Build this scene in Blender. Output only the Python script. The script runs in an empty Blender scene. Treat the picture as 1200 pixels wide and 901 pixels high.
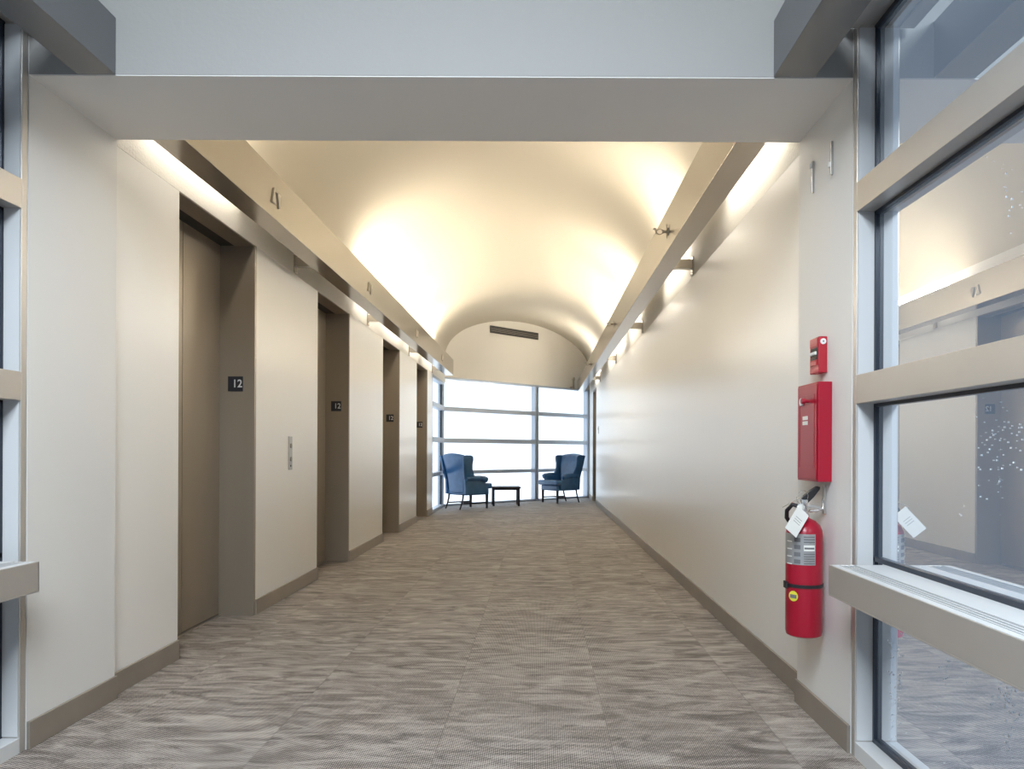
import bpy, bmesh, math, random
from mathutils import Vector, Matrix

# ------------------------------------------------------------------ camera, world, exposure
S = bpy.context.scene
COL = S.collection
CAM_H = 1.085
cam_d = bpy.data.cameras.new('camera')
cam_d.sensor_width = 36.0
cam_d.lens = 27.0                       # 900 px focal length on a 1200 px frame
cam_d.shift_x = -33.0 / 1200
cam_d.shift_y = 78.5 / 1200
cam_d.clip_start = 0.05
cam = bpy.data.objects.new('camera', cam_d)
COL.objects.link(cam)
cam.matrix_world = Matrix.Translation((0, 0, CAM_H)) @ Matrix.Rotation(math.radians(90), 4, 'X') @ Matrix.Rotation(0.0042, 4, 'Z')
S.camera = cam

SKY_COL = (0.83, 0.92, 1.0, 1)
SKY_STR = 1.3
LAMP_COL = (1.0, 0.92, 0.79, 1)
LAMP_STR = 58.0      # main tubes lying on the beams
SPILL_STR = 30.0      # smaller tubes between beam and wall
w = bpy.data.worlds.new('fog_sky'); S.world = w; w.use_nodes = True
wn = w.node_tree.nodes; wl = w.node_tree.links
bg = wn['Background']; bg.inputs['Strength'].default_value = SKY_STR
tc = wn.new('ShaderNodeTexCoord'); nz = wn.new('ShaderNodeTexNoise')
nz.inputs['Scale'].default_value = 1.6; nz.inputs['Detail'].default_value = 3
cr = wn.new('ShaderNodeValToRGB')
cr.color_ramp.elements[0].position = .3; cr.color_ramp.elements[0].color = (0.72, 0.84, 1.0, 1)
cr.color_ramp.elements[1].position = .7; cr.color_ramp.elements[1].color = (0.80, 0.90, 1.0, 1)
wl.new(tc.outputs['Generated'], nz.inputs['Vector']); wl.new(nz.outputs['Fac'], cr.inputs['Fac'])
wl.new(cr.outputs['Color'], bg.inputs['Color'])

S.view_settings.view_transform = 'Standard'
S.view_settings.look = 'None'
S.view_settings.exposure = 0.66
S.view_settings.gamma = 1.0
S.view_settings.use_curve_mapping = False
S.cycles.use_denoising = True
S.cycles.max_bounces = 10
S.cycles.diffuse_bounces = 6
S.cycles.glossy_bounces = 5
S.cycles.transparent_max_bounces = 12
S.cycles.sample_clamp_indirect = 4.0
S.cycles.caustics_reflective = False
S.cycles.caustics_refractive = False

# unseen pale fill light added over the glazed bridge, above and behind the camera
def area(name, loc, rot, sx, sy, power, col):
    d = bpy.data.lights.new(name, 'AREA'); d.shape = 'RECTANGLE'; d.size = sx; d.size_y = sy
    d.energy = power; d.color = col
    o = bpy.data.objects.new(name, d); COL.objects.link(o)
    o.location = loc; o.rotation_euler = rot
    return o
area('bridge_fill_light', (-.36, -.9, 3.45), (math.radians(2), 0, 0), 1.5, 3.8, 262, (0.80, 0.90, 1.0))

# ------------------------------------------------------------------ materials
MATS = {}
def mat(name, col, rough=.5, metal=0.0, spec=.5, bump=None, var=None, emit=None, aniso=None, coat=0):
    m = bpy.data.materials.new(name); m.use_nodes = True
    n = m.node_tree.nodes; l = m.node_tree.links; b = n['Principled BSDF']
    b.inputs['Base Color'].default_value = (*col, 1)
    b.inputs['Roughness'].default_value = rough
    b.inputs['Metallic'].default_value = metal
    b.inputs['Specular IOR Level'].default_value = spec
    b.inputs['Coat Weight'].default_value = coat
    t = n.new('ShaderNodeTexCoord')
    if var:
        sc, amt = var[0], var[1]; stretch = var[2] if len(var) > 2 else (1, 1, 1)
        mp = n.new('ShaderNodeMapping'); mp.inputs['Scale'].default_value = stretch
        z = n.new('ShaderNodeTexNoise'); z.inputs['Scale'].default_value = sc; z.inputs['Detail'].default_value = 4
        r = n.new('ShaderNodeValToRGB')
        r.color_ramp.elements[0].position = .3; r.color_ramp.elements[1].position = .7
        r.color_ramp.elements[0].color = (*[c * (1 - amt) for c in col], 1)
        r.color_ramp.elements[1].color = (*[min(1, c * (1 + amt)) for c in col], 1)
        l.new(t.outputs['Object'], mp.inputs['Vector']); l.new(mp.outputs['Vector'], z.inputs['Vector'])
        l.new(z.outputs['Fac'], r.inputs['Fac']); l.new(r.outputs['Color'], b.inputs['Base Color'])
    if bump:
        sc, st, dist = bump[:3]; stretch = bump[3] if len(bump) > 3 else (1, 1, 1)
        mp = n.new('ShaderNodeMapping'); mp.inputs['Scale'].default_value = stretch
        z = n.new('ShaderNodeTexNoise'); z.inputs['Scale'].default_value = sc; z.inputs['Detail'].default_value = 3
        bp = n.new('ShaderNodeBump'); bp.inputs['Strength'].default_value = st; bp.inputs['Distance'].default_value = dist
        l.new(t.outputs['Object'], mp.inputs['Vector']); l.new(mp.outputs['Vector'], z.inputs['Vector'])
        l.new(z.outputs['Fac'], bp.inputs['Height']); l.new(bp.outputs['Normal'], b.inputs['Normal'])
    if emit:
        b.inputs['Emission Color'].default_value = (*emit[0][:3], 1); b.inputs['Emission Strength'].default_value = emit[1]
    MATS[name] = m
    return m

M_wall = mat('satin_cream_paint', (.87, .85, .81), .30, bump=(2.2, .12, .02, (1, 1, .25)))
M_pier = mat('cream_paint', (.80, .79, .76), .5, bump=(40, .05, .002))
M_plaster = mat('stippled_plaster', (.83, .80, .74), .75, bump=(75, .6, .006))
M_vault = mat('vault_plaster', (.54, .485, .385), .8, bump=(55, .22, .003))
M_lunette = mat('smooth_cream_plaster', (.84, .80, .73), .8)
M_soffit = mat('smooth_soffit_lightened', (.82, .81, .79), .6)  # smooth underside, lightened to stand in for light bounced off the floor
M_header = mat('header_plaster', (.37, .365, .35), .75, bump=(55, .3, .003))  # darkened to offset the strong light on the header face
M_base = mat('taupe_metal_base', (.30, .265, .225), .42, metal=.35, var=(6, .05))
M_bronze = mat('bronze_metal', (.31, .265, .21), .38, metal=.4, var=(5, .04, (1, 1, .1)), bump=(160, .04, .001, (30, 30, .3)))
M_dark = mat('dark_track', (.03, .028, .026), .6)
M_beam = mat('champagne_aluminium', (.50, .46, .405), .20, metal=.9, bump=(120, .03, .001, (30, .3, 30)))
M_beam2 = mat('shaded_beam_metal', (.20, .205, .215), .35, metal=.5, bump=(120, .03, .001, (30, .3, 30)))  # beam metal greyed to paint in its dim, shaded reflections
M_alu = mat('window_aluminium', (.56, .53, .49), .38, metal=.55, var=(3, .03))
M_reveal = mat('pale_aluminium', (.66, .67, .67), .45, metal=.0)
M_gasket = mat('black_gasket', (.012, .02, .035), .35)
M_chrome = mat('chrome', (.75, .75, .75), .2, metal=1)
M_steel = mat('brushed_steel', (.5, .48, .45), .35, metal=.9)
M_red = mat('red_enamel', (.35, .001, .02), .3, coat=.12)
M_red2 = mat('red_alarm_plastic', (.42, .012, .028), .4)
M_white = mat('white_plastic', (.82, .82, .80), .4)
M_black = mat('black_plastic', (.012, .012, .014), .4)
M_signblk = mat('sign_black', (.012, .013, .02), .35)
M_num = mat('sign_number', (.75, .77, .80), .5)
M_paper = mat('tag_paper', (.80, .79, .74), .8)
M_ink = mat('ink_grey', (.16, .16, .17), .8)
M_label = mat('silver_label', (.36, .36, .36), .35, metal=.4)
M_yel = mat('yellow_label', (.75, .70, .06), .5)
M_leather = mat('blue_leather', (.022, .085, .20), .26, spec=.6, var=(9, .12), bump=(14, .10, .01))
M_wood = mat('dark_mahogany', (.014, .010, .013), .5, spec=.3)
M_vent = mat('vent_black', (.03, .028, .028), .5)
M_spill = mat('spill_tube_glow', (1, 1, 1), .5, emit=(LAMP_COL, SPILL_STR))
M_alu2 = mat('daylight_tinted_mullion', (.50, .55, .62), .4, metal=.2, var=(3, .03))  # aluminium made paler and bluer, painting in the daylight it reflects
M_lamp = mat('lamp_tube_glow', (1, 1, 1), .5, emit=(LAMP_COL, LAMP_STR))
M_ltab = mat('lantern_lens', (.62, .55, .45), .3)
M_drop = mat('water_drop', (.97, .98, 1.0), .1, spec=1.0)

def carpet():
    m = bpy.data.materials.new('carpet_tile'); m.use_nodes = True
    n = m.node_tree.nodes; l = m.node_tree.links; b = n['Principled BSDF']
    b.inputs['Roughness'].default_value = .62; b.inputs['Specular IOR Level'].default_value = .38
    t = n.new('ShaderNodeTexCoord')
    def math_(op, a=None, c=None, va=None, vb=None):
        k = n.new('ShaderNodeMath'); k.operation = op
        if a is not None: l.new(a, k.inputs[0])
        if c is not None: l.new(c, k.inputs[1])
        if va is not None: k.inputs[0].default_value = va
        if vb is not None: k.inputs[1].default_value = vb
        return k.outputs[0]
    sx = n.new('ShaderNodeSeparateXYZ'); l.new(t.outputs['Object'], sx.inputs[0])
    T = .64
    u = math_('DIVIDE', math_('ADD', sx.outputs[0], vb=.372 + T * 8), vb=T)
    v = math_('DIVIDE', math_('ADD', sx.outputs[1], vb=T * 12), vb=T)
    fu = math_('FLOOR', u); fv = math_('FLOOR', math_('ADD', v, math_('MULTIPLY', math_('MODULO', fu, vb=2.0), vb=.5)))
    vv = math_('ADD', v, math_('MULTIPLY', math_('MODULO', fu, vb=2.0), vb=.5))
    cid = n.new('ShaderNodeCombineXYZ'); l.new(fu, cid.inputs[0]); l.new(fv, cid.inputs[1])
    wn_ = n.new('ShaderNodeTexWhiteNoise'); l.new(cid.outputs[0], wn_.inputs['Vector'])
    # streaks: stretched distorted noise, offset tile by tile
    mp = n.new('ShaderNodeMapping'); mp.inputs['Scale'].default_value = (3.6, 12.5, 1)
    mp.inputs['Rotation'].default_value = (0, 0, .13)
    l.new(t.outputs['Object'], mp.inputs['Vector'])
    off = n.new('ShaderNodeVectorMath'); off.operation = 'SCALE'; off.inputs['Scale'].default_value = 2.2
    l.new(wn_.outputs['Color'], off.inputs[0])
    ad = n.new('ShaderNodeVectorMath'); ad.operation = 'ADD'
    l.new(mp.outputs[0], ad.inputs[0]); l.new(off.outputs[0], ad.inputs[1])
    z1 = n.new('ShaderNodeTexNoise'); z1.inputs['Scale'].default_value = 1.0; z1.inputs['Detail'].default_value = 5
    z1.inputs['Distortion'].default_value = 1.5; z1.inputs['Roughness'].default_value = .6
    l.new(ad.outputs[0], z1.inputs['Vector'])
    # loops: fine diagonal ribs broken into dots
    mp2 = n.new('ShaderNodeMapping'); mp2.inputs['Rotation'].default_value = (0, 0, .42)
    l.new(t.outputs['Object'], mp2.inputs['Vector'])
    wv = n.new('ShaderNodeTexWave'); wv.bands_direction = 'Y'; wv.inputs['Scale'].default_value = 30; wv.inputs['Distortion'].default_value = 2.5
    wv.inputs['Detail'].default_value = 2; wv.inputs['Detail Scale'].default_value = .6
    l.new(mp2.outputs[0], wv.inputs['Vector'])
    wv2 = n.new('ShaderNodeTexWave'); wv2.bands_direction = 'X'; wv2.inputs['Scale'].default_value = 42; wv2.inputs['Distortion'].default_value = 1.0
    l.new(t.outputs['Object'], wv2.inputs['Vector'])
    z2 = n.new('ShaderNodeTexNoise'); z2.inputs['Scale'].default_value = 120; z2.inputs['Detail'].default_value = 2
    l.new(t.outputs['Object'], z2.inputs['Vector'])
    a = math_('MULTIPLY', z1.outputs['Fac'], vb=1.0)
    a = math_('ADD', a, math_('MULTIPLY', math_('SUBTRACT', wv.outputs['Fac'], vb=.5), vb=.32))
    a = math_('ADD', a, math_('MULTIPLY', math_('SUBTRACT', wv2.outputs['Fac'], vb=.5), vb=.27))
    a = math_('ADD', a, math_('MULTIPLY', math_('SUBTRACT', z2.outputs['Fac'], vb=.5), vb=.30))
    a = math_('ADD', a, math_('MULTIPLY', math_('SUBTRACT', wn_.outputs['Value'], vb=.5), vb=.05))
    cr = n.new('ShaderNodeValToRGB'); e = cr.color_ramp.elements
    e[0].position = .37; e[0].color = (.078, .062, .054, 1)
    e[1].position = .645; e[1].color = (.47, .425, .385, 1)
    k = e.new(.50); k.color = (.215, .187, .166, 1)
    l.new(a, cr.inputs['Fac'])
    # seams
    def seam(x):
        f = math_('FRACT', x); d = math_('MINIMUM', f, math_('SUBTRACT', None, f, va=1.0))
        return math_('LESS_THAN', d, vb=.0032)
    sm = math_('MAXIMUM', seam(u), math_('MULTIPLY', seam(vv), vb=.6))
    mx = n.new('ShaderNodeMix'); mx.data_type = 'RGBA'
    l.new(math_('MULTIPLY', sm, vb=.32), mx.inputs['Factor']); l.new(cr.outputs['Color'], mx.inputs['A'])
    mx.inputs['B'].default_value = (.05, .04, .035, 1)
    l.new(mx.outputs['Result'], b.inputs['Base Color'])
    bp = n.new('ShaderNodeBump'); bp.inputs['Strength'].default_value = .35; bp.inputs['Distance'].default_value = .004
    l.new(a, bp.inputs['Height']); l.new(bp.outputs['Normal'], b.inputs['Normal'])
    return m
M_carpet = carpet()

def glass(name, refl, tint, gcol=(1, 1, 1)):
    m = bpy.data.materials.new(name); m.use_nodes = True
    n = m.node_tree.nodes; l = m.node_tree.links; n.clear()
    o = n.new('ShaderNodeOutputMaterial'); mx = n.new('ShaderNodeMixShader'); mx.inputs[0].default_value = refl
    tr = n.new('ShaderNodeBsdfTransparent'); tr.inputs['Color'].default_value = (*tint, 1)
    g = n.new('ShaderNodeBsdfGlossy'); g.inputs['Roughness'].default_value = .012; g.inputs['Color'].default_value = (*gcol, 1)
    l.new(tr.outputs[0], mx.inputs[1]); l.new(g.outputs[0], mx.inputs[2]); l.new(mx.outputs[0], o.inputs[0])
    return m
M_glass_side = glass('reflective_tinted_glass', .76, (.30, .35, .415), (.96, .985, 1.0))
M_glass_end = glass('clear_glass', .05, (.99, 1.0, 1.0))

# ------------------------------------------------------------------ mesh helpers
class MB:
    def __init__(s): s.bm = bmesh.new()
    def quad8(s, vs):
        v = [s.bm.verts.new(p) for p in vs]
        for f in ((0, 3, 2, 1), (4, 5, 6, 7), (0, 1, 5, 4), (1, 2, 6, 5), (2, 3, 7, 6), (3, 0, 4, 7)):
            s.bm.faces.new([v[i] for i in f])
        return s
    def box(s, x0, x1, y0, y1, z0, z1):
        return s.quad8([(x0, y0, z0), (x1, y0, z0), (x1, y1, z0), (x0, y1, z0), (x0, y0, z1), (x1, y0, z1), (x1, y1, z1), (x0, y1, z1)])
    def prism(s, pts, ext):
        """closed outline of 3D points extruded by the vector ext"""
        ext = Vector(ext); n = len(pts)
        a = [s.bm.verts.new(p) for p in pts]; b = [s.bm.verts.new(Vector(p) + ext) for p in pts]
        s.bm.faces.new(a); s.bm.faces.new(b[::-1])
        for i in range(n): s.bm.faces.new((a[i], b[i], b[(i + 1) % n], a[(i + 1) % n]))
        return s
    def tube(s, path, r, seg=12, caps=True):
        P = [Vector(p) for p in path]; n = len(P); R = r if isinstance(r, (list, tuple)) else [r] * n
        rings = []; ref = None
        for i, p in enumerate(P):
            d = (P[min(i + 1, n - 1)] - P[max(i - 1, 0)]).normalized()
            if ref is None:
                ref = Vector((0, 0, 1)) if abs(d.z) < .9 else Vector((1, 0, 0))
            a = (ref - d * ref.dot(d)).normalized(); b = d.cross(a); ref = a
            rings.append([s.bm.verts.new(p + (a * math.cos(t) + b * math.sin(t)) * R[i]) for t in [2 * math.pi * k / seg for k in range(seg)]])
        for i in range(n - 1):
            for k in range(seg):
                s.bm.faces.new((rings[i][k], rings[i][(k + 1) % seg], rings[i + 1][(k + 1) % seg], rings[i + 1][k]))
        if caps: s.bm.faces.new(rings[0][::-1]); s.bm.faces.new(rings[-1])
        return s
    def lathe(s, prof, c=(0, 0, 0), seg=40):
        return s.tube([(c[0], c[1], c[2] + z + i * 1e-5) for i, (r, z) in enumerate(prof)], [max(r, 1e-4) for r, z in prof], seg)
    def grid_shell(s, front, rear):
        """two grids of points [i][j] joined into one closed shell"""
        ni, nj = len(front), len(front[0])
        F = [[s.bm.verts.new(p) for p in row] for row in front]; B = [[s.bm.verts.new(p) for p in row] for row in rear]
        for i in range(ni - 1):
            for j in range(nj - 1):
                s.bm.faces.new((F[i][j], F[i][j + 1], F[i + 1][j + 1], F[i + 1][j]))
                s.bm.faces.new((B[i][j], B[i + 1][j], B[i + 1][j + 1], B[i][j + 1]))
        for i in range(ni - 1):
            s.bm.faces.new((F[i][0], F[i + 1][0], B[i + 1][0], B[i][0]))
            s.bm.faces.new((F[i][-1], B[i][-1], B[i + 1][-1], F[i + 1][-1]))
        for j in range(nj - 1):
            s.bm.faces.new((F[0][j], B[0][j], B[0][j + 1], F[0][j + 1]))
            s.bm.faces.new((F[-1][j], F[-1][j + 1], B[-1][j + 1], B[-1][j]))
        return s
    def move(s, fn):
        for v in s.bm.verts: v.co = Vector(fn(v.co))
        return s
    def build(s, name, m, parent=None, loc=None, bevel=0, seg=2, smooth=False, sub=0, kind=None):
        bmesh.ops.recalc_face_normals(s.bm, faces=s.bm.faces)
        me = bpy.data.meshes.new(name)
        if bevel and not sub:
            bmesh.ops.bevel(s.bm, geom=[e for e in s.bm.edges if len(e.link_faces) == 2 and e.calc_face_angle(0) > .6], offset=bevel, segments=seg, affect='EDGES', profile=.5)
        if smooth:
            for f in s.bm.faces: f.smooth = True
            for e in s.bm.edges:
                if len(e.link_faces) == 2 and e.calc_face_angle(0) > .7 and not sub: e.smooth = False
        s.bm.to_mesh(me); s.bm.free()
        me.materials.append(m)
        o = bpy.data.objects.new(name, me); COL.objects.link(o)
        if parent: o.parent = parent
        if loc is not None: o.location = loc
        if sub:
            md = o.modifiers.new('sub', 'SUBSURF'); md.levels = sub; md.render_levels = sub
        if kind: o['kind'] = kind
        return o

def empty(name, loc, rz=0, label=None, cat=None, group=None, kind=None):
    o = bpy.data.objects.new(name, None); COL.objects.link(o); o.location = loc; o.rotation_euler = (0, 0, rz)
    o.empty_display_size = .1
    tag(o, label, cat, group, kind); return o
def tag(o, label=None, cat=None, group=None, kind=None):
    if label: o['label'] = label
    if cat: o['category'] = cat
    if group: o['group'] = group
    if kind: o['kind'] = kind
    return o
def children(o): return [c for c in COL.objects if c.parent == o]
def copy_tree(o, parent=None):
    c = o.copy(); COL.objects.link(c); c.parent = parent
    for ch in children(o): copy_tree(ch, c)
    return c
def struct(mb, name, m, **k): return mb.build(name, m, kind='structure', **k)

# ------------------------------------------------------------------ dimensions (X right, Y down the corridor, Z up)
XL, XR = -1.88, 1.165            # corridor walls
PXL, PXR = -1.852, 1.125         # piers at the opening
Y0, Y1 = 2.775, 3.35              # header front and back
HB = 2.437                        # underside of header
TOP = 2.43                       # top of smooth wall panels and of the lift openings
SPR, CRW = 2.95, 3.88            # vault spring and crown
XC = (XL + XR) / 2
BX = (-1.70, -1.56), (.849, .985)  # beams, outer/inner X
BEAM_Z = 2.44
BACK = -3.5
def wy(x): return 15.05 + (x + 1.96) / .982     # the window wall runs at 45 degrees
def wx(y): return (y - 15.05) * .982 - 1.96
half = (XR - XL) / 2
def arc_z(x): return SPR + (CRW - SPR) * math.sqrt(max(0, 1 - ((x - XC) / half) ** 2))
U = Vector((.982, 1, 0)).normalized(); NIN = Vector((U.y, -U.x, 0))   # along the window wall / into the room
W0 = Vector((-1.96, 15.05, 0))

# ------------------------------------------------------------------ floor, ceilings
fl = MB().prism([(-2.3, BACK - .1, 0), (1.27, BACK - .1, 0), (1.27, wy(1.27) + .12, 0), (-2.06, wy(-2.06) + .08, 0), (-2.06, 13.2, 0), (-2.3, 13.2, 0)], (0, 0, -.12))
struct(fl, 'floor', M_carpet)

def vault(name, y0, y1f, m):
    n = 48; F = []; B = []
    for i in range(n + 1):
        x = XC - half * math.cos(math.pi * i / n); z = arc_z(x)
        ye = y1f(x)
        F.append([(x, y0, z), (x, ye, z)]); B.append([(x, y0, z + .12), (x, ye, z + .12)])
    return struct(MB().grid_shell(F, B), name, m, smooth=True)
vault('ceiling', Y1, lambda x: wy(x) + .05, M_vault)
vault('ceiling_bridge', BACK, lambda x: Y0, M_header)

# ------------------------------------------------------------------ walls
DOORS = [4.515, 7.0, 9.69, 12.20]; DW = .525; JT = .03
DEP = .225
edges = [Y1]
for d in DOORS: edges += [d - DW, d + DW + JT]
edges.append(13.35)
wl_ = MB()
for a, b in zip(edges[0::2], edges[1::2]): wl_.box(-2.3, XL, a, b, 0, TOP)
struct(wl_, 'wall_left', M_wall)
struct(MB().box(-2.3, XL + .0, Y1, 15.2, TOP + .001, SPR + .1), 'wall_left_upper', M_plaster)
RD0, RD1 = 15.98, 16.98
struct(MB().box(XR, 1.27, Y1, RD0, 0, TOP).box(XR, 1.27, RD1, wy(XR) + .1, 0, TOP), 'wall_right', M_wall)
struct(MB().box(XR, 1.27, Y1, wy(XR) + .4, TOP + .001, SPR + .1), 'wall_right_upper', M_plaster)
struct(MB().box(-2.3, PXL, Y0, Y1, 0, 4.0), 'wall_pier_left', M_pier)
struct(MB().box(PXR, 1.27, Y0, Y1, 0, 4.0), 'wall_pier_right', M_pier)
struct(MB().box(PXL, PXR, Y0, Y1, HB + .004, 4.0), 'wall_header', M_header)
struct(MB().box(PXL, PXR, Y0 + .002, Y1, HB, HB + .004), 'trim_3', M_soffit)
# upper walls of the glazed bridge behind the camera
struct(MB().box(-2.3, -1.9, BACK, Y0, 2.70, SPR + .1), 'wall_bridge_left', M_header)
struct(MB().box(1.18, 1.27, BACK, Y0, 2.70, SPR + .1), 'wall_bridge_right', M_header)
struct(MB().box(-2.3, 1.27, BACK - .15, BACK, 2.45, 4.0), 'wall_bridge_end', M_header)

# lunette wall above the far window, with its curved top under the vault
WT = 2.545
L = (XR + 1.96) / U.x
pts = [tuple(W0 + U * -.02 + Vector((0, 0, WT))), tuple(W0 + U * (L + .05) + Vector((0, 0, WT)))]
for i in range(61):
    t = L + .05 - (L + .07) * i / 60; p = W0 + U * t
    pts.append((p.x, p.y, arc_z(min(max(p.x, XL), XR)) + .06))
lun = MB().prism(pts, tuple(-NIN * .2)); struct(lun, 'wall_end', M_lunette)

# ------------------------------------------------------------------ baseboards
BH = .10
def bb(name, x, side, a, b):
    mb = MB().box(x, x + side * .012, a, b, 0, BH); struct(mb, name, M_base, bevel=.002)
for a, b in zip(edges[0::2], edges[1::2]): bb('baseboard_left', XL, 1, a, b)
bb('baseboard_left', PXL, 1, Y0, Y1)
bb('baseboard_right', PXR, -1, Y0, Y1); bb('baseboard_right', XR, -1, Y1, RD0); bb('baseboard_right', XR, -1, RD1, 18.1)
# return of the base on the pier ends that face down the corridor are hidden

# ------------------------------------------------------------------ lift doors (setting)
def lift_door(i, yc):
    r = empty('door_%d' % i, (XL, yc, 0), kind='structure')
    for s in (-1, 1):
        y0, y1 = (DW, DW + JT) if s > 0 else (-DW, -DW + .008)
        MB().box(-DEP - .02, .004 if s > 0 else -.003, y0, y1, 0, TOP + .0).build('jamb', M_bronze, r, bevel=.002)
    MB().box(-.13, -.002, -DW, DW, TOP - .006, TOP + .05).build('door_header', M_bronze, r)
    MB().box(-DEP - .02, -.13, -DW, DW, TOP - .003, TOP + .05).build('door_track', M_dark, r)
    for s in (-1, 1):
        MB().box(-DEP - .02, -DEP, min(s * .003, s * DW), max(s * .003, s * DW), .012, TOP).build('door_panel', M_bronze, r, bevel=.0015)
    MB().box(-DEP - .1, -DEP + .02, -DW, DW, 0.0, .005).build('threshold', M_base, r)
    MB().box(-DEP - .1, -DEP - .05, -DW - .02, DW + .02, 0, TOP + .02).build('shaft_back', M_dark, r)
for i, d in enumerate(DOORS): lift_door(i + 1, d)
r = empty('door_5', (XR, (RD0 + RD1) / 2, 0), kind='structure')
for s in (-1, 1):
    MB().box(-.004, .095, min(s * .46, s * .5), max(s * .46, s * .5), 0, TOP).build('jamb', M_bronze, r, bevel=.002)
MB().box(.08, .095, -.46, .46, .01, TOP - .04).build('door_panel', M_bronze, r)
MB().box(0, .095, -.46, .46, TOP - .04, TOP).build('door_header', M_bronze, r)

# ------------------------------------------------------------------ floor number signs
def text_mesh(txt, size):
    c = bpy.data.curves.new('t', 'FONT'); c.body = txt; c.size = size; c.extrude = .0008; c.offset = size * .012
    o = bpy.data.objects.new('t', c); COL.objects.link(o)
    me = bpy.data.meshes.new_from_object(o.evaluated_get(bpy.context.evaluated_depsgraph_get()))
    bpy.data.objects.remove(o); return me
NUM = text_mesh('12', .072)
ords = ['nearest lift doorway', 'second lift doorway', 'third lift doorway', 'farthest lift doorway']
for i, d in enumerate(DOORS):
    o = empty('floor_number_sign', (XL - .12, d + DW, 1.52), label='small black square floor sign numbered 12 on the jamb of the %s' % ords[i], cat='sign', group='floor number signs on the lift jambs')
    MB().box(-.049, .049, -.006, 0, -.049, .049).build('sign_plate', M_signblk, o, bevel=.0015)
    me = NUM if i == 0 else NUM
    t = bpy.data.objects.new('number', me); COL.objects.link(t); t.parent = o
    if i == 0: me.materials.clear(); me.materials.append(M_num)
    t.location = (-.020, -.0068, -.022); t.rotation_euler = (math.radians(90), 0, 0); t.scale = (.92, 1.0, 1)

# call button plate
o = empty('call_button_panel', (XL, 5.77, 1.065), label='narrow brushed steel lift call panel with two buttons on the left wall', cat='call panel')
MB().box(0, .006, -.04, .04, -.125, .125).build('plate', M_steel, o, bevel=.002)
for dz in (.055, -.045):
    MB().tube([(.004, 0, dz), (.013, 0, dz)], .017, 20).build('button', M_base, o, smooth=True)
MB().tube([(.004, 0, -.095), (.009, 0, -.095)], .008, 12).build('key_switch', M_dark, o, smooth=True)
# plate at the far right door
o = empty('room_sign', (XR, 15.35, 1.52), label='small grey plate on the right wall near the far doorway', cat='sign')
MB().box(-.008, 0, -.06, .06, -.075, .075).build('plate', M_steel, o, bevel=.002)
MB().box(-.011, -.006, -.035, .035, .0, .045).build('plate_insert', M_ink, o)

# ------------------------------------------------------------------ cove beams with their brackets and lamps
def cove_beam(name, xo, xi, y0, y1, ztop, label, brackets, lamps, wallx, joints, M_beam=M_beam):
    side = 1 if wallx > xo else -1
    r = empty(name, ((xo + xi) / 2, y0, BEAM_Z), label=label, cat='beam')
    cx = (xo + xi) / 2; lx0, lx1 = sorted((xo - cx, xi - cx)); LN = y1 - y0
    MB().box(lx0, lx1, 0, LN, 0, ztop - BEAM_Z).build('beam_casing', M_beam, r, bevel=.0015)
    for j in joints:
        MB().box(lx0 - .0006, lx1 + .0006, j - y0 - .0015, j - y0 + .0015, -.0006, ztop - BEAM_Z).build('joint', M_dark, r)
    for b in brackets:
        a0, a1 = sorted((xo - cx, wallx - cx))
        br = MB().box(a0, a1, b - y0 - .03, b - y0 + .03, .045, .115).build('bracket', M_beam, r, bevel=.002)
        q0, q1 = sorted((wallx - cx - side * .012, wallx - cx))
        MB().box(q0, q1, b - y0 - .034, b - y0 + .034, .0, .135).build('wall_plate', M_beam, br, bevel=.002)
    for (l0, l1) in lamps:
        h0, h1 = sorted((xo - cx, xo - cx + side * .035))
        hd = MB().box(h0, h1, l0 - y0, l1 - y0, .20, .275).build('lamp_holder', M_white, r, bevel=.003)
        for e in (l0, l1):
            g0, g1 = sorted((xo - cx, xo - cx + side * .075))
            MB().box(g0, g1, e - y0 - .012, e - y0 + .012, .27, .335).build('lamp_socket', M_white, hd, bevel=.002)
        MB().tube([(xo - cx + side * .055, l0 - y0 + .012, .318), (xo - cx + side * .055, l1 - y0 - .012, .318)], .013, 12).build('lamp_tube', M_spill, r, smooth=True)
        for dx_ in (-.013, .013):
            dx_ += side * .05
            MB().tube([(dx_, l0 - y0 + .012, .355), (dx_, l1 - y0 - .012, .355)], .013, 12).build('lamp_tube', M_lamp, r, smooth=True)
        q0, q1 = sorted((side * .076, side * .079))
        MB().box(q0, q1, l0 - y0, l1 - y0, ztop - BEAM_Z, .348).build('added_lamp_baffle', M_white, r)  # unseen lip added to keep tube light off the wall band
        MB().box(side * .045 - .03, side * .045 + .03, l0 - y0, l1 - y0, ztop - BEAM_Z, ztop - BEAM_Z + .03).build('lamp_tray', M_white, r)
cove_beam('cove_light_beam', BX[0][0], BX[0][1], Y1, 13.75, 2.72, 'long champagne metal cove beam along the left wall above the lift doors',
          [5.87, 8.33, 10.95, 13.3], [(3.5, 4.7), (7.7, 8.9), (9.1, 10.3), (10.6, 11.8), (12.2, 13.4)], XL, [])
cove_beam('cove_light_beam', BX[1][1], BX[1][0], Y1, wy(.85) - .16, 2.72, 'long champagne metal cove beam along the plain right wall',
          [5.88, 8.75, 11.77, 14.9], [(3.6, 4.8), (6.0, 7.2), (8.9, 10.1), (10.5, 11.7), (11.95, 13.15), (15.0, 16.2)], XR, [])
cove_beam('bridge_beam', -1.677, -1.539, BACK + .01, Y0, 2.645, 'short metal beam darkened for shade at top left, ending at the header', [], [], XL, [], M_beam2)
cove_beam('bridge_beam', .987, .838, BACK + .01, Y0, 2.645, 'short metal beam darkened for shade at top right, ending at the header beside the glass', [], [], XR, [], M_beam2)
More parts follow.
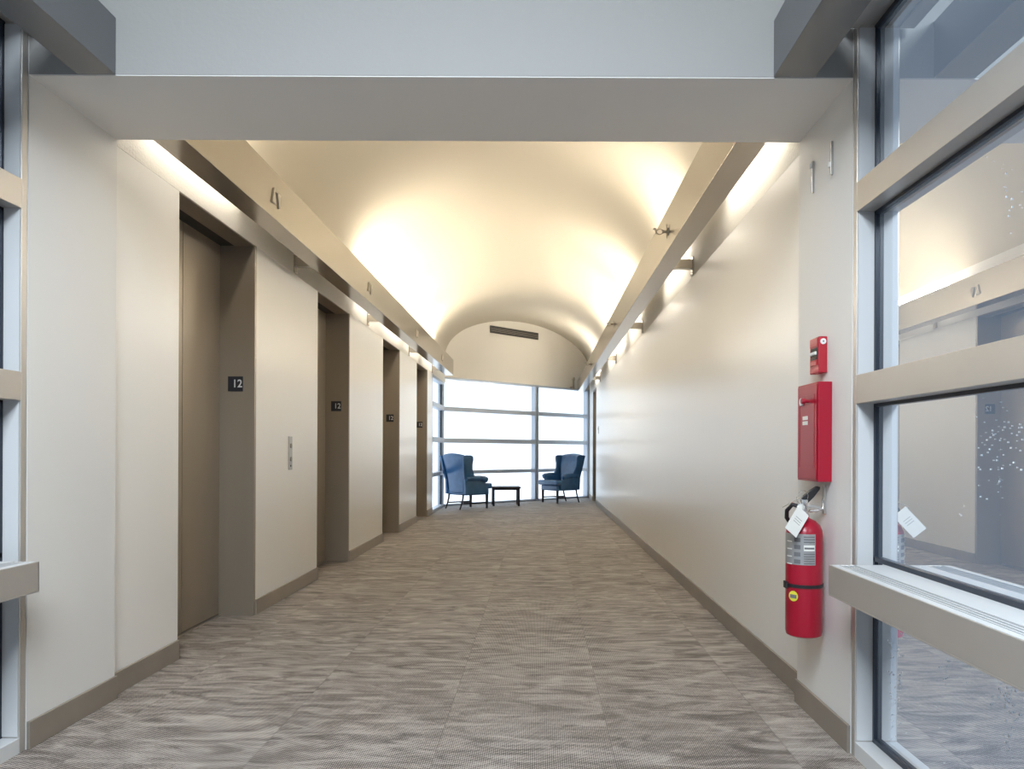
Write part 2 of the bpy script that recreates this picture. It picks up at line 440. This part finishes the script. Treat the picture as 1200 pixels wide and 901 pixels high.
# closure strips between the bridge beams and window heads
struct(MB().box(1.075, 1.13, BACK, 2.74, 2.60, 2.63), 'trim_1', M_alu)
struct(MB().box(-1.857, -1.79, BACK, 2.74, 2.60, 2.63), 'trim_2', M_alu)

# lift direction lanterns: a raised up arrow and down arrow on the left beam
lz = 2.565
lab = ['nearest lift', 'second lift', 'third lift', 'farthest lift']
for i, d in enumerate(DOORS):
    o = empty('lift_arrow_light', (BX[0][1], d, lz), label='raised pair of metal arrows on the left beam opposite the %s' % lab[i], cat='lift indicator', group='lift arrow lights on the left beam')
    MB().prism([(0, -.075, -.04), (0, -.012, -.04), (0, -.043, .05)], (.008, 0, 0)).build('up_arrow', M_ltab, o, bevel=.001)
    MB().prism([(0, .012, .04), (0, .075, .04), (0, .043, -.05)], (.008, 0, 0)).build('down_arrow', M_ltab, o, bevel=.001)

# sidewall sprinklers on the right beam
for y, tx in ((5.13, 'nearest of the three on the right beam'), (8.85, 'middle of the three on the right beam'), (12.9, 'farthest of the three on the right beam')):
    o = empty('sprinkler_head', (BX[1][0], y, 2.555), label='small dark brass sprinkler head, %s' % tx, cat='sprinkler', group='sprinklers on the right beam')
    MB().tube([(0, 0, 0), (-.004, 0, 0)], .026, 20).build('escutcheon', M_base, o, smooth=True)
    MB().tube([(-.004, 0, 0), (-.03, 0, 0), (-.031, 0, 0), (-.04, 0, 0)], [.009, .009, .013, .013], 12).build('body', M_bronze, o, smooth=True)
    fr = MB().tube([(-.04, 0, .012), (-.06, 0, .02), (-.082, 0, .004)], .003, 8).tube([(-.04, 0, -.012), (-.06, 0, -.02), (-.082, 0, -.004)], .003, 8)
    fr.build('frame_arms', M_bronze, o, smooth=True)
    MB().box(-.086, -.082, -.018, .018, -.02, .02).box(-.1, -.082, -.018, .018, .018, .021).build('deflector', M_bronze, o)
    MB().box(-.012, -.008, -.004, .004, -.045, .05).build('mounting_clip', M_bronze, o)
# small upright pipe by the end of the right beam
o = empty('pipe_stub', tuple(W0 + U * 3.78 + NIN * .10 + Vector((0, 0, 2.52))), label='short dark pipe standing up by the far end of the right beam', cat='pipe')
MB().tube([(0, 0, -.01), (0, 0, .2), (0, 0, .21), (0, 0, .27)], [.022, .022, .032, .032], 14).build('pipe', M_base, o, smooth=True)
MB().tube([tuple(-NIN * .11 + Vector((0, 0, .05))), (0, 0, .05)], .012, 10).build('pipe_clamp', M_base, o, smooth=True)

# linear vent in the lunette
c = W0 + U * ((-.56 + 1.96) / U.x) + Vector((0, 0, 3.625))
ang = math.atan2(U.y, U.x)
o = empty('ceiling_vent', tuple(c), ang, label='long narrow black air vent high in the arched end wall', cat='vent')
MB().box(-.70, .70, -.012, .0, -.07, .07).build('vent_backing', M_vent, o)
MB().box(-.71, .71, -.02, -.008, .062, .075).box(-.71, .71, -.02, -.008, -.075, -.062).box(-.71, -.695, -.02, -.008, -.062, .062).box(.695, .71, -.02, -.008, -.062, .062).build('vent_frame', M_dark, o)
for k in range(3):
    z = -.03 + .03 * k
    MB().box(-.695, .695, -.022, -.012, z - .003, z + .003).build('louvre', M_base, o)

# ------------------------------------------------------------------ windows
RAILS = [(1.945, 2.05), (1.26, 1.362)]
def side_window(n, fx, side, sill_x):
    """fx: inner face of frame, side +1 = right wall"""
    r = empty('window_%d' % n, (0, 0, 0), kind='structure')
    def bx(name, a, b, y0, y1, z0, z1, m, bev=.0015, par=r):
        x0, x1 = sorted((fx + side * a, fx + side * b))
        return MB().box(x0, x1, y0, y1, z0, z1).build(name, m, par, bevel=bev)
    D = .062
    posts = [(2.74, 2.77), (.0, .06), (-1.8, -1.74), (BACK, BACK + .06)]
    for (a, b) in posts:
        bx('post', 0, D + .06, a, b, 0, 2.70, M_alu)
        if a > BACK: bx('post_reveal', .006, D, a - .003, a, .06, 2.60, M_reveal, 0)
        bx('post_gasket', D, D + .013, a - .016, a + .001, .07, 2.60, M_gasket, 0)
    for a, b in RAILS:
        for p, q in zip(posts[1:], posts[:-1]):
            bx('rail', 0, D + .06, p[1], q[0], a, b, M_alu)
            bx('rail_gasket', D, D + .012, p[1], q[0], a - .012, a, M_gasket, 0)
            bx('rail_gasket', D, D + .012, p[1], q[0], b, b + .008, M_gasket, 0)
    bx('head_rail', 0, D + .06, BACK, 2.74, 2.61, 2.70, M_alu)
    bx('head_gasket', D, D + .012, BACK, 2.74, 2.59, 2.61, M_gasket, 0)
    bx('bottom_rail', 0, D + .06, BACK, 2.74, 0, .055, M_reveal)
    bx('bottom_gasket', D, D + .012, BACK, 2.74, .055, .07, M_gasket, 0)
    bx('sill_gasket', D, D + .014, BACK, 2.74, .70, .716, M_gasket, 0)
    bx('sill_gasket', D, D + .014, BACK, 2.74, .56, .595, M_gasket, 0)
    # deep sill with slotted top
    d = abs(sill_x - fx)
    s = bx('sill', -d, -d + .006, BACK, 2.64, .60, .70, M_alu)
    bx('sill_end', -d, D + .05, 2.634, 2.64, .60, .70, M_alu)
    bx('sill_bottom', -d, D + .06, BACK, 2.64, .595, .60, M_alu)
    bx('sill_top', -d + .006, -d + .03, BACK, 2.634, .694, .70, M_reveal, 0)
    for k in range(3):
        a = -d + .034 + k * .016
        bx('sill_slat', a + .004, a + .010, BACK, 2.634, .690, .699, M_reveal, 0)
    bx('sill_slot', -d + .03, -d + .09, BACK, 2.634, .675, .68, M_gasket, 0)
    bx('sill_top', -d + .086, D + .06, BACK, 2.634, .690, .70, M_reveal, 0)
    gx = fx + side * (D + .014); pn = MB()
    pn.bm.faces.new([pn.bm.verts.new(p) for p in ((gx, BACK, .03), (gx, 2.76, .03), (gx, 2.76, 2.66), (gx, BACK, 2.66))])
    pn.build('pane', M_glass_side, r)
    return r
side_window(1, 1.126, 1, .994)
side_window(2, -1.853, -1, -1.72)

# far window wall at 45 degrees
rw = empty('window_3', tuple(W0), ang, kind='structure')     # local x along the wall, -y into the room
LW = 4.42
ER = [(.63, .70), (1.25, 1.34), (1.875, 1.96)]
def wb(name, x0, x1, y0, y1, z0, z1, m, bev=.002): return MB().box(x0, x1, y0, y1, z0, z1).build(name, m, rw, bevel=bev)
# position of the central double mullion (x = -0.11 on the wall)
mx_ = (-.105 + 1.96) / U.x
for (a, b) in ((.0, .06), (mx_ - .055, mx_ - .02), (mx_ + .02, mx_ + .055), (LW - .09, LW)):
    wb('mullion', a, b, -.05, .08, 0, WT, M_alu2)
wb('mullion_core', mx_ - .02, mx_ + .02, -.01, .04, 0, WT, M_reveal)
for (a, b) in ER:
    wb('rail', .06, mx_ - .055, -.05, .08, a, b, M_alu2); wb('rail', mx_ + .055, LW - .09, -.05, .08, a, b, M_alu2)
wb('head_rail', 0, LW, -.05, .08, WT - .04, WT, M_alu2); wb('bottom_rail', 0, LW, -.05, .08, 0, .04, M_alu2)
wb('pane', .03, mx_ - .03, .01, .018, .03, WT - .02, M_glass_end, 0); wb('pane', mx_ + .03, LW - .03, .01, .018, .03, WT - .02, M_glass_end, 0)
# short glazed return on the left between the last lift and the window wall
rw4 = empty('window_4', (XL - .03, 13.35, 0), kind='structure')
def w4(name, x0, x1, y0, y1, z0, z1, m, bev=.002): return MB().box(x0, x1, y0, y1, z0, z1).build(name, m, rw4, bevel=bev)
w4('post', -.08, .03, 0, .07, 0, TOP, M_alu2); w4('post', -.08, .03, 1.62, 1.68, 0, TOP, M_alu2)
w4('post_gasket', -.04, -.01, 1.585, 1.62, .05, TOP, M_gasket, 0)
for (a, b) in ER: w4('rail', -.08, .04, .07, 1.62, a, b, M_alu2)
w4('head_rail', -.08, .03, .07, 1.62, TOP - .05, TOP, M_alu2); w4('bottom_rail', -.08, .03, .07, 1.62, 0, .05, M_alu2)
w4('pane', -.045, -.037, .03, 1.65, .03, TOP - .02, M_glass_end, 0)
# window at the other end of the bridge, behind the camera
r5 = empty('window_5', (0, BACK, 0), kind='structure')
for x in (-1.85, -.9, .12, 1.07): MB().box(x, x + .06, -.1, 0, 0, 2.45).build('mullion', M_alu2, r5)
for (a, b) in ER: MB().box(-1.79, 1.07, -.09, -.01, a, b).build('rail', M_alu2, r5)
MB().box(-1.85, 1.13, -.06, -.05, .0, 2.45).build('pane', M_glass_side, r5)

# droplets on the inner face of the right glass
random.seed(5)
dm = MB()
GX = 1.126 + .0755
def drop(px, py, r):
    y = GX * 900 / (px - 633); z = CAM_H - (py - 530.5) / 900 * y
    for (a, b) in ((.07, .57), (.72, 1.24), (1.38, 1.93), (2.07, 2.57)):
        if a < z < b: break
    else: return
    r *= y / 900 * .8
    n0 = len(dm.bm.verts)
    bmesh.ops.create_icosphere(dm.bm, subdivisions=1, radius=1, matrix=Matrix.Translation((GX - .001, y, z)) @ Matrix.Diagonal((r * .5, r, r * 1.35, 1)))
def cluster(cx, cy, sx, sy, n, r=1.0, lines=0):
    for i in range(int(n * .6)):
        drop(random.gauss(cx, sx), random.gauss(cy, sy), r * random.uniform(.5, 1.25))
cluster(1152, 520, 7, 28, 46, 1.0); cluster(1176, 505, 7, 25, 46, 1.1); cluster(1192, 520, 5, 18, 20, 1.1)
cluster(1172, 555, 2, 22, 22, .8); cluster(1100, 560, 30, 40, 14, .9)
cluster(1185, 222, 9, 18, 26, 1.2); cluster(1160, 205, 15, 16, 8, .9)
cluster(1045, 780, 2.2, 40, 60, 1.1); cluster(1055, 790, 2.5, 38, 50, 1.1); cluster(1047, 840, 2.5, 25, 20, .9)
cluster(1110, 790, 4, 12, 22, 1.1); cluster(1178, 812, 7, 16, 36, 1.3); cluster(1187, 840, 5, 16, 30, 1.4); cluster(1182, 865, 3, 10, 16, 1.1)
cluster(1100, 840, 40, 35, 22, .8)
dr = dm.build('water_droplets', M_drop, smooth=True)
tag(dr, 'fine white water droplets and streaks on the large right window', 'water droplets', kind='stuff')

# ------------------------------------------------------------------ things on the right pier
# fire alarm pull station
o = empty('fire_alarm_pull_station', (PXR, 3.062, 1.40), label='small red fire alarm pull box high on the right pier', cat='fire alarm')
MB().box(-.034, 0, -.050, .050, 0, .142).build('housing', M_red2, o, bevel=.003)
MB().box(-.037, -.033, -.042, .042, .105, .137).build('top_flap', M_red2, o, bevel=.001)
MB().box(-.0355, -.0335, -.038, .038, .064, .1).build('recess', M_dark, o)
MB().box(-.042, -.0335, -.03, .03, .072, .085).build('pull_handle', M_white, o, bevel=.002)
MB().box(-.038, -.0335, -.035, .035, .030, .052).build('lower_panel', M_red2, o, bevel=.002)
MB().box(-.037, -.0335, -.034, .034, .054, .062).build('recess', M_dark, o)
lk = MB().tube([(-.017, -.050, .122), (-.017, -.0535, .122)], .0115, 20).build('lock', M_white, o, smooth=True)
MB().tube([(-.017, -.0535, .122), (-.017, -.0545, .122)], .003, 8).build('keyhole', M_dark, lk)
# red cabinet
o = empty('fire_phone_cabinet', (PXR, 3.077, .972), label='tall flat red metal fire cabinet with round lock on the right pier', cat='cabinet')
MB().box(-.054, 0, -.117, .117, 0, .388).build('cabinet_body', M_red, o, bevel=.003)
dd = MB().box(-.0575, -.054, -.108, .108, .008, .380).build('cabinet_door', M_red, o, bevel=.002)
MB().box(-.0590, -.0570, -.085, .085, .05, .052).box(-.0590, -.0570, -.085, .085, .342, .344).box(-.0590, -.0570, -.085, -.083, .052, .342).box(-.0590, -.0570, .083, .085, .052, .342).build('door_rib', M_red, dd)
MB().tube([(-.057, .05, .318), (-.066, .05, .318)], .016, 22).build('lock', M_white, dd, smooth=True)
MB().tube([(-.057, -.015, .318), (-.072, -.015, .318), (-.073, -.015, .318), (-.085, -.015, .318)], [.007, .007, .013, .011], 16).build('knob', M_red, dd, smooth=True)
for z in (.232, .252):
    MB().box(-.0600, -.0572, -.012, .042, z - .008, z + .007).build('label_plate', M_paper, dd)
# hanging clips
for y, tx in ((3.17, 'farther one beside the corridor edge'), (2.965, 'nearer one beside the glass frame')):
    o = empty('wall_clip', (PXR, y, 2.157), label='thin vertical metal clip high on the right pier, %s' % tx, cat='clip', group='metal clips high on the right pier')
    MB().box(-.010, 0, -.005, .005, 0, .13).build('clip_strip', M_steel, o, bevel=.001)
    MB().box(-.018, -.010, -.004, .004, .03 if y < 3 else .10, .05 if y < 3 else .12).build('clip_hook', M_white, o, bevel=.001)

# fire extinguisher (local x towards wall)
EX = empty('fire_extinguisher', (1.043, 3.03, .365), label='red fire extinguisher with paper tag hanging on the right pier', cat='fire extinguisher')
R = .070
MB().lathe([(.0, .004), (R * .8, .0), (R * .96, .006), (R, .02), (R, .395), (R * .97, .415), (R * .85, .435), (R * .6, .452), (R * .36, .460), (.019, .463), (.019, .475), (.0, .476)]).build('cylinder', M_red, EX, smooth=True)
def wrap(name, r, a0, a1, z0, z1, m, par, t=.0008, seg=24):
    F = []; B = []
    for i in range(seg + 1):
        a = a0 + (a1 - a0) * i / seg; c, s = math.cos(a), math.sin(a)
        F.append([(c * (r + t), s * (r + t), z0), (c * (r + t), s * (r + t), z1)]); B.append([(c * (r - .0005), s * (r - .0005), z0), (c * (r - .0005), s * (r - .0005), z1)])
    return MB().grid_shell(F, B).build(name, m, par, smooth=True)
D2 = math.radians
lb = wrap('instruction_label', R, D2(170), D2(287), .285, .405, M_label, EX)
wrap('label_strip', R + .001, D2(250), D2(284), .340, .362, M_paper, lb)
wrap('label_print', R + .0015, D2(252), D2(282), .347, .354, M_ink, lb)
for k in range(5): wrap('label_print', R + .001, D2(250), D2(284), .290 + k * .009, .293 + k * .009, M_ink, lb)
for k in range(3): wrap('label_print', R + .001, D2(250), D2(284), .372 + k * .010, .376 + k * .010, M_ink, lb)
for k in range(4): wrap('label_symbol', R + .001, D2(220), D2(240), .290 + k * .028, .306 + k * .028, M_ink, lb)
for k in range(4): wrap('label_symbol', R + .001, D2(190), D2(212), .285 + k * .029, .289 + k * .029, M_paper, lb)
bd = wrap('retaining_band', R + .001, D2(0), D2(360), .195, .208, M_black, EX, t=.002, seg=48)
MB().box(-.078, -.068, -.02, .012, .188, .214).build('band_buckle', M_black, bd)
yl = MB().tube([(0, 0, 0), (0, 0, .0012)], .020, 24).move(lambda c: (c.x, c.y, c.z)).build('inspection_sticker', M_yel, EX, smooth=True)
a = D2(218); yl.location = (math.cos(a) * (R + .0005), math.sin(a) * (R + .0005), .162)
yl.rotation_euler = Vector((math.cos(a), math.sin(a), 0)).to_track_quat('Z', 'Y').to_euler()
MB().box(-.014, .014, -.008, .006, .001, .002).build('sticker_print', M_ink, yl)
# valve head
MB().lathe([(.0, .47), (.017, .47), (.017, .492), (.012, .494), (.012, .52), (.016, .522), (.016, .535), (0, .536)], seg=20).build('valve', M_chrome, EX, smooth=True)
gg = MB().tube([(-.010, -.012, .505), (-.022, -.026, .505)], .017, 20).build('pressure_gauge', M_chrome, EX, smooth=True)
MB().tube([(-.022, -.026, .505), (-.0225, -.0266, .505)], .014, 20).build('gauge_face', M_paper, gg)
MB().prism([(-.010, .0, .530), (.012, .0, .522), (.035, .0, .545), (.058, .0, .575), (.060, .0, .585), (.048, .0, .588), (.022, .0, .572), (-.006, .0, .548)], (0, .02, 0)).move(lambda c: (c.x, c.y - .01, c.z)).build('squeeze_lever', M_black, EX, bevel=.002)
MB().prism([(-.012, .0, .520), (.012, .0, .516), (.05, .0, .510), (.072, .0, .500), (.074, .0, .494), (.045, .0, .500), (.01, .0, .505)], (0, .018, 0)).move(lambda c: (c.x, c.y - .009, c.z)).build('carry_handle', M_chrome, EX, bevel=.0015)
MB().tube([(.085, 0, .56), (.076, 0, .53), (.074, 0, .50), (.05, 0, .49), (.02, 0, .49)], .006, 10).build('hanger_hook', M_chrome, EX, smooth=True)
MB().box(.074, .084, -.012, .012, .48, .59).build('wall_bracket', M_steel, EX, bevel=.001)
MB().tube([(-.012 - .022 * math.cos(t), -.012 * math.sin(t) - .012, .545 + .026 * math.sin(t)) for t in [2 * math.pi * k / 24 for k in range(25)]], .0012, 6, caps=False).build('pull_pin_ring', M_chrome, EX, smooth=True)
MB().tube([(-.09, -.012, .505), (-.012, -.005, .545), (.01, 0, .552)], .002, 6).build('pull_pin', M_steel, EX, smooth=True)
hs = MB().tube([(-.014, 0, .505), (-.045, .004, .515), (-.062, .02, .49), (-.055, .045, .46), (-.02, .075, .42), (.0, .083, .34), (.0, .083, .2)], .0085, 12).build('hose', M_black, EX, smooth=True)
MB().tube([(.0, .083, .21), (.0, .083, .15)], [.011, .006], 12).build('nozzle', M_black, hs, smooth=True)
tg = MB().box(-.030, .030, -.0006, .0006, -.108, 0).build('inspection_tag', M_paper, EX, bevel=0)
tg.location = (-.026, -.066, .495); tg.rotation_euler = (D2(-14), D2(40), D2(10))
for k in range(3): MB().box(-.016, .016, -.0012, .0, -.04 - k * .01, -.038 - k * .01).build('tag_print', M_label, tg)
MB().tube([(-.012, -.012, .53), (-.02, -.045, .51), (-.028, -.062, .478)], .001, 6).build('tag_string', M_steel, EX)

# ------------------------------------------------------------------ wing chairs
def wing_chair():
    r = empty('wing_chair', (0, 0, 0))
    # back: upholstered shell, wider at its cambered top, leaning rearwards (x forward, y left)
    nu, nv = 9, 9; F = []; B = []
    for i in range(nu):
        u = -1 + 2 * i / (nu - 1); f = []; b = []
        for j in range(nv):
            v = j / (nv - 1)
            zt = 1.018 + .036 * math.cos(u * math.pi / 2)
            z = .285 + v * (zt - .285)
            hw = .235 + .05 * min(1, v * 1.6) + .065 * max(0, v - .35) / .65
            xr = -.31 - .04 * v - .10 * v * v + .035 * u * u * (0.4 + v)
            f.append((xr + .10 - .03 * abs(u) * 0, hw * .93 * u, z - .004)); b.append((xr, hw * u, z))
        F.append(f); B.append(b)
    MB().grid_shell(F, B).build('backrest', M_leather, r, smooth=True, sub=2)
    for s in (-1, 1):
        out = [(-.42, 1.0), (-.34, 1.012), (-.24, 1.01), (-.185, .985), (-.175, .92), (-.185, .84), (-.17, .74), (-.13, .66), (-.10, .60), (-.14, .56), (-.34, .56), (-.375, .72), (-.40, .88)]
        mb = MB().prism([(x, 0, z) for x, z in out], (0, .055, 0))
        def fn(c, s=s):
            y = .255 + c.y + .065 * max(0, (c.z - .55) / .45) + .03 * (c.x + .4)
            return (c.x, s * y, c.z)
        mb.move(fn).build('wing', M_leather, r, bevel=.016, seg=3, smooth=True)
        # arm: rolled top that droops to a scroll, with its outer panel
        MB().tube([(-.30, s * .305, .565), (-.16, s * .315, .580), (.0, s * .325, .575), (.12, s * .325, .560), (.17, s * .322, .545), (.185, s * .322, .54)], [.045, .05, .055, .058, .052, .03], 16).build('arm', M_leather, r, smooth=True)
        y0, y1 = sorted((s * .255, s * .318))
        MB().prism([(-.315, y0, .275), (.215, y0, .275), (.21, y0, .40), (.16, y0, .50), (.14, y0, .57), (-.33, y0, .575)], (0, y1 - y0, 0)).build('side_panel', M_leather, r, bevel=.016, seg=3, smooth=True)
    MB().box(-.29, .285, -.27, .27, .262, .375).build('seat_frame', M_leather, r, bevel=.02, seg=3, smooth=True)
    MB().prism([(-.25, -.25, .375), (.16, -.25, .375), (.17, -.315, .375), (.33, -.315, .375), (.345, 0, .375), (.33, .315, .375), (.17, .315, .375), (.16, .25, .375), (-.25, .25, .375)], (0, 0, .105)).build('seat_cushion', M_leather, r, bevel=.028, seg=4, smooth=True)
    for s in (-1, 1):
        MB().quad8([(.235, s * .245 - .016, 0), (.265, s * .245 - .016, 0), (.265, s * .245 + .016, 0), (.235, s * .245 + .016, 0), (.228, s * .245 - .022, .275), (.272, s * .245 - .022, .275), (.272, s * .245 + .022, .275), (.228, s * .245 + .022, .275)]).build('leg', M_wood, r, bevel=.003)
        mb = MB().tube([(-.375, s * .215, 0), (-.335, s * .215, .10), (-.305, s * .215, .20), (-.295, s * .215, .285)], [.017, .018, .021, .024], 4)
        mb.build('leg', M_wood, r, bevel=0)
        MB().box(-.325, .25, s * .235 - .01, s * .235 + .01, .10, .125).build('stretcher', M_wood, r, bevel=.002)
    MB().box(-.06, -.035, -.235, .235, .10, .123).build('stretcher', M_wood, r, bevel=.002)
    return r
ch = wing_chair()
ch.location = (-1.36, 14.62, 0); ch.rotation_euler.z = math.radians(44)
tag(ch, 'blue leather wing chair at the far left with its back to the camera', 'armchair', 'wing chairs at the far window')
ch2 = copy_tree(ch)
ch2.location = (.41, 16.40, 0); ch2.rotation_euler.z = math.radians(180 + 38)
tag(ch2, 'blue leather wing chair at the far right showing its seat and inner back', 'armchair', 'wing chairs at the far window')

# small table
tb = empty('side_table', (-.69, 15.42, 0), math.radians(6), label='low dark wooden side table between the two blue wing chairs', cat='table')
MB().box(-.29, .29, -.25, .25, .35, .38).build('tabletop', M_wood, tb, bevel=.006)
MB().box(-.235, .235, -.215, .215, .318, .35).build('apron', M_wood, tb, bevel=.003)
for sx_ in (-1, 1):
    for sy_ in (-1, 1):
        a, b = sx_ * .25, sy_ * .2
        MB().box(a - .021, a + .021, b - .021, b + .021, 0, .35).build('leg', M_wood, tb, bevel=.004)
